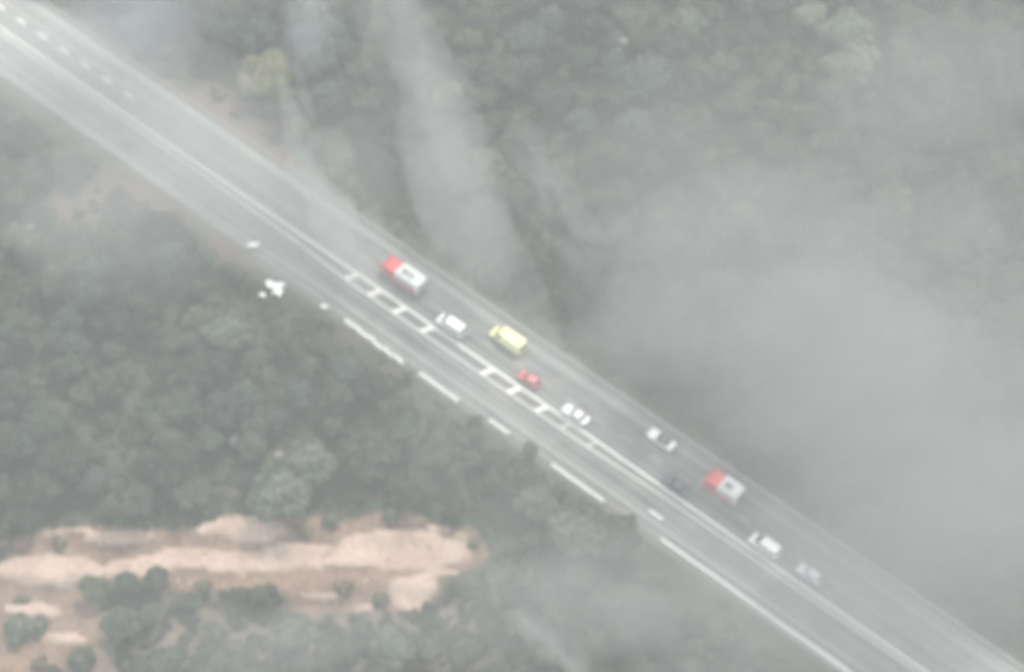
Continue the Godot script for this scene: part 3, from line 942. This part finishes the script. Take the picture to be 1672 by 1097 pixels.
func build_smoke() -> void:
	smoke("pale smoke stream rising across the upper wood to the middle of the highway", [[-19.7, 11.0, -63.2, 8.5, 1.7, -76, 0.05], [-18.9, 13.2, -64.8, 6.6, 0.9, -76, 0.05], [-19.6, 12.6, -59.2, 7.7, 1.7, -76, 0.05], [-17.5, 13.2, -58.9, 5.0, 1.6, -76, 0.05], [-18.8, 13.9, -57.7, 8.5, 3.6, -76, 0.05], [-24.2, 12.1, -57.2, 4.8, 3.6, -75, 0.05], [-17.9, 15.0, -43.5, 7.4, 2.5, -76, 0.06], [-15.5, 14.2, -48.3, 6.0, 1.0, -76, 0.06], [-16.8, 14.8, -53.7, 5.2, 3.2, -76, 0.06], [-16.7, 16.1, -45.3, 4.6, 3.1, -76, 0.06], [-13.6, 11.4, -47.0, 7.6, 1.4, -76, 0.06], [-13.0, 17.0, -45.8, 7.8, 2.2, -75, 0.06], [-16.1, 15.2, -41.2, 7.1, 3.2, -75, 0.07], [-14.2, 15.2, -41.7, 7.5, 3.6, -74, 0.07], [-13.3, 17.3, -31.4, 5.6, 2.5, -74, 0.07], [-12.8, 17.5, -30.9, 7.4, 3.4, -74, 0.07], [-14.5, 16.3, -30.8, 4.7, 3.3, -74, 0.07], [-10.2, 11.2, -34.0, 5.5, 1.8, -74, 0.07], [-10.9, 13.1, -29.8, 3.9, 1.6, -74, 0.07], [-8.7, 15.1, -39.5, 5.6, 3.1, -74, 0.07], [-10.4, 17.1, -29.5, 6.5, 3.3, -74, 0.07], [-7.2, 11.4, -28.4, 8.2, 1.6, -74, 0.07], [-11.1, 12.0, -31.0, 7.2, 3.2, -74, 0.07], [-10.0, 13.3, -25.2, 6.7, 2.6, -74, 0.07], [-7.0, 15.9, -14.3, 5.3, 2.6, -74, 0.07], [0.9, 11.5, -28.8, 5.1, 2.3, -75, 0.07], [-10.7, 18.0, -18.6, 7.0, 4.2, -73, 0.08], [-9.0, 17.5, -20.3, 6.7, 3.2, -74, 0.08], [-13.2, 11.6, -25.3, 4.4, 3.5, -73, 0.08], [-5.0, 16.3, -16.1, 5.9, 2.0, -73, 0.08], [-12.5, 12.3, -10.1, 7.3, 1.9, -71, 0.08], [4.5, 13.1, -19.0, 5.6, 5.6, -72, 0.08], [-5.2, 15.1, -24.8, 6.8, 4.2, -71, 0.08], [-8.7, 17.7, -5.0, 6.6, 6.6, -69, 0.08], [-3.6, 15.2, -11.4, 5.3, 3.7, -70, 0.08], [-4.5, 13.9, -5.3, 7.7, 3.3, -70, 0.07], [-11.0, 11.6, -2.1, 7.5, 1.8, -69, 0.07], [-8.8, 16.9, 20.3, 6.4, 6.4, -68, 0.07], [-2.2, 16.2, -13.7, 4.7, 4.7, -70, 0.07], [4.6, 10.9, -27.6, 5.9, 5.9, -71, 0.07], [-18.3, 17.0, -49.7, 13.8, 4.7, -75, 0.11], [-16.8, 12.4, -44.6, 28.0, 7.5, -75, 0.13], [-9.7, 17.6, -30.8, 17.0, 5.0, -76, 0.15], [-9.1, 16.1, -19.3, 24.6, 7.4, -75, 0.17], [-8.9, 16.5, -15.4, 19.6, 6.8, -66, 0.18], [-4.7, 18.9, -2.3, 24.4, 6.5, -64, 0.19]])
	smoke("thin smoke stream curling right of the main stream", [[0.6, 16.6, -29.1, 2.7, 2.3, -69, 0.05], [3.3, 10.3, -32.4, 3.3, 2.5, -69, 0.06], [3.6, 13.4, -28.1, 4.3, 1.9, -69, 0.06], [1.8, 15.5, -22.3, 3.5, 1.3, -69, 0.07], [4.4, 17.3, -20.4, 4.5, 1.6, -69, 0.07], [4.8, 15.6, -14.9, 2.7, 1.1, -69, 0.08], [5.6, 15.5, -19.0, 4.7, 2.5, -69, 0.08], [5.0, 14.8, -18.9, 4.8, 2.0, -69, 0.08], [5.4, 16.8, -10.2, 3.7, 2.6, -69, 0.08], [7.8, 11.6, -18.6, 2.7, 0.9, -67, 0.09], [8.4, 17.3, -16.0, 4.6, 1.9, -64, 0.09], [8.8, 16.2, -4.5, 3.4, 1.3, -59, 0.09], [9.1, 14.9, -11.8, 2.7, 0.9, -56, 0.09], [10.1, 13.6, -14.2, 3.7, 2.5, -50, 0.09], [9.5, 16.1, -3.9, 3.9, 2.4, -39, 0.10], [10.4, 11.7, -13.8, 4.3, 2.3, -29, 0.10], [12.4, 17.6, -6.2, 4.4, 0.8, -17, 0.10], [11.1, 16.8, -6.6, 2.6, 0.9, -6, 0.10], [16.9, 12.5, -12.0, 2.5, 1.9, 4, 0.09], [13.9, 9.9, -12.3, 2.8, 1.4, 4, 0.09], [15.3, 15.0, -10.2, 3.3, 3.3, 4, 0.09], [20.3, 11.6, -8.7, 3.9, 2.9, 4, 0.09], [23.9, 13.6, -12.1, 4.2, 3.3, 4, 0.09], [16.3, 10.2, -9.0, 5.1, 2.6, 4, 0.08], [23.7, 15.0, -8.0, 3.4, 2.1, 4, 0.08], [24.9, 14.4, -6.3, 4.5, 2.0, 4, 0.08]])
	smoke("smoke wedge beside the upper side of the highway", [[-33.9, 14.2, -38.6, 7.1, 1.1, -71, 0.11], [-36.5, 9.6, -39.5, 7.9, 1.2, -71, 0.14], [-34.6, 11.5, -32.4, 7.1, 2.4, -71, 0.16], [-34.3, 13.1, -27.1, 7.5, 1.7, -69, 0.18], [-33.0, 10.5, -24.5, 5.7, 3.0, -68, 0.20], [-30.6, 14.0, -18.2, 4.3, 2.8, -67, 0.21], [-32.4, 15.1, -20.1, 5.1, 2.9, -66, 0.22], [-28.8, 13.6, -25.9, 5.2, 3.7, -66, 0.23], [-28.0, 14.3, -13.6, 6.1, 3.7, -63, 0.24], [-27.6, 14.5, -9.3, 5.9, 3.0, -61, 0.23], [-27.4, 10.5, -17.0, 8.3, 2.4, -58, 0.21], [-26.9, 12.8, -10.0, 5.0, 2.0, -57, 0.20], [-27.4, 12.5, -8.8, 8.3, 2.0, -57, 0.18], [-24.3, 15.3, -3.1, 6.8, 2.9, -57, 0.16]])
	smoke("bluish smoke bank at the top left above the highway", [[-65.8, 18.0, -50.3, 7.7, 8.6, -6, 0.10], [-65.7, 17.1, -49.7, 10.5, 10.0, -1, 0.10], [-60.2, 18.1, -47.3, 9.4, 10.3, 21, 0.10], [-64.9, 15.7, -55.5, 13.1, 9.1, -18, 0.10], [-55.7, 14.0, -61.4, 13.3, 7.7, -14, 0.10], [-64.0, 17.7, -48.9, 10.7, 7.0, 21, 0.10], [-58.3, 13.8, -57.8, 8.7, 9.3, 14, 0.10], [-58.9, 12.8, -50.7, 8.3, 6.8, 23, 0.10], [-34.1, 14.1, -55.5, 3.8, 3.9, -6, 0.11], [-33.9, 10.2, -57.7, 5.7, 5.9, -13, 0.11], [-33.6, 17.3, -44.4, 5.1, 4.8, -0, 0.11], [-33.5, 14.5, -52.9, 3.7, 6.5, -22, 0.11]], Color(0.88, 0.92, 1.0))
	smoke("smoke layer lying along the upper left of the highway", [[-83.9, 8.3, -49.7, 17.8, 17.8, -36, 0.20], [-82.2, 8.1, -48.8, 12.2, 9.1, -36, 0.21], [-73.9, 6.3, -47.5, 16.2, 16.2, -37, 0.21], [-66.6, 7.4, -47.6, 13.5, 12.2, -37, 0.21], [-60.1, 7.3, -31.4, 15.1, 15.1, -38, 0.22], [-52.7, 11.0, -38.4, 11.5, 11.5, -42, 0.22], [-42.4, 8.6, -24.4, 13.3, 10.7, -42, 0.21], [-40.9, 7.8, -16.4, 13.2, 9.2, -41, 0.21], [-32.5, 6.7, -16.2, 13.0, 12.1, -41, 0.20], [-28.2, 7.6, -8.9, 12.1, 8.7, -40, 0.16], [-21.3, 10.6, -8.2, 13.5, 6.4, -40, 0.12]])
	smoke("thin smoke over the wood at the left edge", [[-61.3, 14.0, -12.2, 15.5, 9.0, 19, 0.08], [-60.1, 14.1, -6.5, 18.0, 8.9, -11, 0.08], [-61.4, 12.0, -20.5, 19.5, 13.6, 15, 0.08], [-82.4, 10.0, -24.3, 15.3, 11.4, -23, 0.08], [-60.5, 11.8, -16.6, 23.4, 11.2, 1, 0.08], [-78.1, 9.8, -19.8, 21.1, 8.7, -7, 0.08], [-62.3, 9.5, -12.5, 16.2, 12.6, 0, 0.08], [-37.9, 9.3, -29.1, 8.3, 10.9, 14, 0.08], [-44.7, 10.5, -26.5, 11.6, 8.1, -16, 0.08], [-53.2, 10.6, -32.3, 8.5, 10.1, -12, 0.08], [-43.3, 13.1, -35.5, 11.4, 6.4, -8, 0.08], [-42.1, 9.2, -28.2, 11.3, 11.1, -24, 0.08]])
	smoke("thin smoke in the upper middle below the dark trees", [[-28.3, 10.7, -32.0, 8.9, 10.7, -5, 0.09], [-24.9, 9.2, -23.0, 7.4, 7.2, -12, 0.09], [-17.3, 14.3, -16.2, 7.0, 7.1, 5, 0.09], [-24.1, 15.0, -23.6, 5.9, 7.9, -11, 0.09]])
	smoke("thick smoke bank covering the right side", [[46.5, 23.4, 31.5, 28.7, 24.3, 21, 0.11], [68.2, 15.8, 26.7, 24.5, 22.0, -22, 0.11], [54.0, 28.4, 64.0, 26.6, 16.7, 10, 0.11], [50.3, 19.1, 46.9, 28.3, 26.3, 24, 0.11], [58.4, 24.7, 23.5, 25.8, 27.7, -21, 0.11], [70.9, 21.7, 11.7, 30.2, 19.1, -22, 0.11], [60.7, 17.2, 31.3, 21.1, 20.2, 6, 0.11], [56.9, 27.7, 20.1, 28.8, 20.0, -16, 0.11], [42.7, 18.9, 9.2, 21.0, 27.3, 9, 0.11], [46.8, 24.9, 24.1, 18.7, 15.7, -16, 0.11], [64.2, 23.5, 33.7, 25.9, 23.0, -9, 0.11], [46.2, 20.4, 22.4, 18.7, 17.5, 20, 0.11], [34.5, 23.4, 17.2, 26.4, 26.7, 6, 0.11], [56.0, 22.9, 37.8, 22.1, 23.1, -5, 0.11], [49.6, 25.3, 55.4, 26.1, 14.2, 14, 0.11], [22.2, 21.5, 6.3, 15.8, 12.4, -18, 0.06], [46.9, 17.2, 15.6, 25.1, 14.3, -8, 0.06], [31.6, 21.5, 11.6, 24.7, 9.6, 12, 0.06], [34.4, 15.0, 10.7, 24.2, 10.8, 23, 0.06], [36.1, 15.7, -7.6, 22.0, 11.8, 9, 0.06], [34.7, 15.4, -7.6, 16.4, 10.3, -13, 0.06], [38.2, 21.6, 14.2, 22.8, 10.9, -18, 0.06], [45.9, 18.8, 14.0, 18.3, 13.0, -19, 0.06], [63.8, 16.3, 52.4, 12.7, 12.4, -13, 0.11], [58.8, 24.8, 39.9, 18.9, 10.0, 2, 0.11], [48.2, 19.0, 47.4, 15.2, 13.6, 21, 0.11], [62.4, 22.0, 52.4, 19.4, 16.9, 19, 0.11], [59.0, 21.8, 43.5, 19.1, 13.2, -14, 0.11], [70.4, 23.3, 44.2, 12.8, 10.9, 13, 0.11], [22.6, 14.3, 8.6, 11.5, 9.4, -23, 0.07], [29.6, 16.7, 10.3, 10.2, 8.9, 24, 0.07], [21.4, 12.4, 9.1, 9.0, 7.5, -10, 0.07], [23.5, 16.1, 5.9, 11.8, 9.3, 5, 0.07], [23.8, 13.6, 0.7, 9.3, 9.8, 10, 0.07], [21.7, 11.6, 2.2, 8.7, 8.5, 6, 0.07], [55.7, 12.0, 32.3, 11.4, 8.7, 24, 0.09], [60.2, 15.6, 33.3, 12.3, 6.9, 2, 0.09], [58.7, 12.3, 30.6, 13.1, 7.5, -17, 0.09], [45.5, 13.8, 25.1, 15.9, 5.7, -2, 0.09], [46.6, 10.4, 26.6, 9.6, 6.4, -9, 0.09], [69.1, 9.5, 31.1, 16.0, 8.7, 2, 0.09], [11.3, 10.1, 10.3, 9.9, 3.6, -25, 0.08], [10.2, 9.9, 8.1, 9.3, 3.8, 24, 0.08], [25.2, 5.8, 5.4, 5.8, 5.1, 4, 0.08], [20.4, 6.4, 3.3, 7.6, 4.4, 18, 0.08], [32.3, 9.9, 22.9, 7.9, 5.0, 1, 0.08], [39.3, 6.8, 21.6, 6.7, 4.1, -5, 0.08], [35.4, 6.6, 18.5, 7.4, 3.8, -1, 0.08], [38.6, 10.0, 23.9, 9.1, 3.2, -2, 0.08]])
	smoke("thin smoke drifting over the upper right wood", [[92.7, 21.4, -43.7, 21.6, 11.1, 22, 0.07], [87.6, 22.4, -12.2, 30.4, 11.5, 16, 0.07], [52.5, 21.4, -6.6, 22.2, 13.1, -19, 0.07], [46.7, 15.3, -36.1, 29.2, 18.5, 2, 0.07], [90.7, 12.9, -5.7, 25.4, 16.6, -19, 0.07], [32.4, 20.4, -10.9, 24.5, 13.5, -22, 0.07], [50.3, 23.0, -2.5, 25.4, 12.4, 12, 0.07], [33.1, 22.6, -17.3, 30.1, 16.4, -6, 0.07], [19.7, 19.9, -13.1, 17.7, 11.8, -7, 0.04], [14.5, 13.1, -11.4, 21.2, 9.5, -23, 0.04], [27.6, 11.3, -25.5, 25.1, 13.9, -24, 0.04], [21.9, 15.1, -18.3, 15.8, 14.5, -10, 0.04], [26.3, 13.2, -14.5, 18.0, 9.7, 15, 0.04], [24.5, 13.8, -10.1, 18.4, 11.4, 11, 0.04], [70.3, 13.5, -44.7, 18.6, 14.7, 14, 0.08], [69.0, 16.2, -30.1, 21.1, 17.5, 9, 0.08], [67.5, 19.5, -35.1, 21.4, 17.8, -19, 0.08], [72.7, 12.1, -38.9, 15.1, 16.1, 6, 0.08], [64.2, 11.3, -29.0, 20.2, 14.8, -24, 0.08]])
	smoke("low smoke below the lower right end of the highway", [[27.0, 12.3, 54.5, 15.6, 6.9, 2, 0.09], [22.4, 10.8, 58.7, 13.4, 7.2, -22, 0.09], [24.4, 10.3, 65.9, 12.7, 5.2, 8, 0.09], [7.8, 10.8, 54.8, 15.9, 6.6, -4, 0.09], [25.2, 8.7, 56.5, 15.8, 5.1, -24, 0.09], [27.2, 14.2, 58.7, 14.7, 7.8, -8, 0.09], [1.2, 12.5, 46.8, 9.8, 10.2, -8, 0.12], [1.1, 14.0, 56.9, 14.5, 9.0, 22, 0.12], [11.8, 11.2, 51.6, 10.3, 9.1, 22, 0.12], [14.7, 11.8, 50.1, 15.7, 10.4, 14, 0.12], [20.1, 10.2, 47.1, 14.6, 7.8, 9, 0.12], [-24.1, 6.7, 55.6, 26.8, 4.3, -2, 0.06], [-68.1, 7.3, 53.2, 18.5, 5.9, 10, 0.06], [-21.0, 10.1, 58.6, 19.3, 4.1, 10, 0.06], [-24.0, 9.0, 55.5, 25.6, 4.5, 25, 0.06], [-38.7, 8.1, 57.3, 17.1, 5.8, -19, 0.06], [-33.4, 7.7, 57.8, 21.4, 5.0, 13, 0.06], [1.2, 7.6, 54.4, 2.8, 1.3, -42, 0.14], [2.2, 11.8, 57.3, 2.4, 1.4, -42, 0.15], [3.4, 12.8, 57.3, 4.1, 1.5, -42, 0.15], [4.7, 8.7, 57.1, 4.1, 1.1, -43, 0.15], [3.8, 7.8, 57.4, 2.8, 1.7, -44, 0.16], [5.6, 10.5, 60.2, 2.1, 1.7, -45, 0.16], [7.8, 7.9, 58.4, 4.2, 1.9, -46, 0.15], [7.2, 10.7, 61.7, 2.8, 0.8, -46, 0.15], [8.7, 10.9, 62.1, 1.9, 1.9, -47, 0.15], [9.1, 12.9, 64.5, 3.5, 1.4, -46, 0.14]])
	smoke("thin smoke over the middle of the highway", [[12.5, 16.6, 27.9, 17.9, 10.3, -6, 0.04], [-2.7, 18.3, 21.5, 13.9, 10.8, 5, 0.04], [10.9, 19.2, 13.9, 14.4, 13.5, 5, 0.04], [1.5, 12.8, 27.9, 19.1, 12.9, -2, 0.04], [-5.1, 15.1, 27.0, 16.1, 11.4, 18, 0.04]])

# ---------------------------------------------------------------- the scene
func _ready() -> void:
	var cam := Camera3D.new()
	cam.name = "camera"
	add_child(cam)
	cam.position = CAM_AT
	cam.rotation_degrees = Vector3(-PITCH, 0, 0)
	cam.fov = FOV
	cam.near = 1.0
	cam.far = 6000.0
	var lens := CameraAttributesPhysical.new()      # a long lens held a little short of its focus, as in the photograph
	lens.frustum_focal_length = 12.0 / tan(deg_to_rad(FOV / 2.0))
	lens.frustum_focus_distance = 13.5
	lens.exposure_aperture = 1.8
	lens.frustum_near = 1.0
	lens.frustum_far = 6000.0
	cam.attributes = lens
	var env := Environment.new()
	env.background_mode = Environment.BG_SKY
	var sky := Sky.new()
	var air := ProceduralSkyMaterial.new()
	air.sky_top_color = Color(0.82, 0.842, 0.845)
	air.sky_horizon_color = Color(0.76, 0.775, 0.778)
	air.ground_horizon_color = Color(0.5, 0.5, 0.5)
	air.ground_bottom_color = Color(0.3, 0.3, 0.3)
	air.sky_curve = 0.2
	air.sky_energy_multiplier = 1.0
	sky.sky_material = air
	env.sky = sky
	env.tonemap_mode = Environment.TONE_MAPPER_LINEAR
	env.tonemap_exposure = 2.85
	env.fog_enabled = true
	env.fog_density = 0.0009
	env.fog_light_color = Color(0.975, 0.993, 1.0)
	env.volumetric_fog_enabled = true
	env.volumetric_fog_density = 0.0
	env.sdfgi_enabled = true
	env.ssao_enabled = true
	env.ssil_enabled = true
	var around := WorldEnvironment.new()
	around.name = "environment"
	around.environment = env
	add_child(around)
	var sun := DirectionalLight3D.new()
	sun.name = "sun"
	add_child(sun)
	sun.light_color = Color(1.0, 0.975, 0.94)
	sun.light_energy = 0.5
	sun.light_angular_distance = 12.0
	sun.shadow_enabled = true
	sun.rotation_degrees = Vector3(-60.0, 150.0, 0.0)

	rng.seed = 20240611
	noise.seed = 3
	noise.frequency = 0.012
	noise.fractal_octaves = 3
	fine.seed = 8
	fine.frequency = 0.11
	fine.fractal_octaves = 4
	warp.seed = 15
	warp.frequency = 0.035
	warp.fractal_octaves = 4

	build_ground()
	build_road()
	build_trees()
	guardrail("steel guardrail along the far side of the highway", 9.0, -120.0, 124.0)
	for f in [[-6.5, 6.0, -8.05, 0.22, "broken jagged parapet at the upper left end of the row below the highway"], [9.2, 17.2, -7.95, 0.03, "thick parapet opposite the red car below the highway"], [23.0, 27.0, -7.6, 0.0, "short stub of parapet between two trees"], [35.4, 45.4, -7.7, 0.02, "straight parapet below the white saloon car, between two trees"], [51.6, 54.0, -4.6, 0.02, "tiny parapet piece standing inside the road shoulder"], [55.8, 125.0, -7.3, 0.02, "longest parapet running to the bottom edge of the picture"]]:
		barrier(f[4], f[0], f[1], f[2], f[3])
	build_vehicles()
	build_pieces()
	build_smoke()
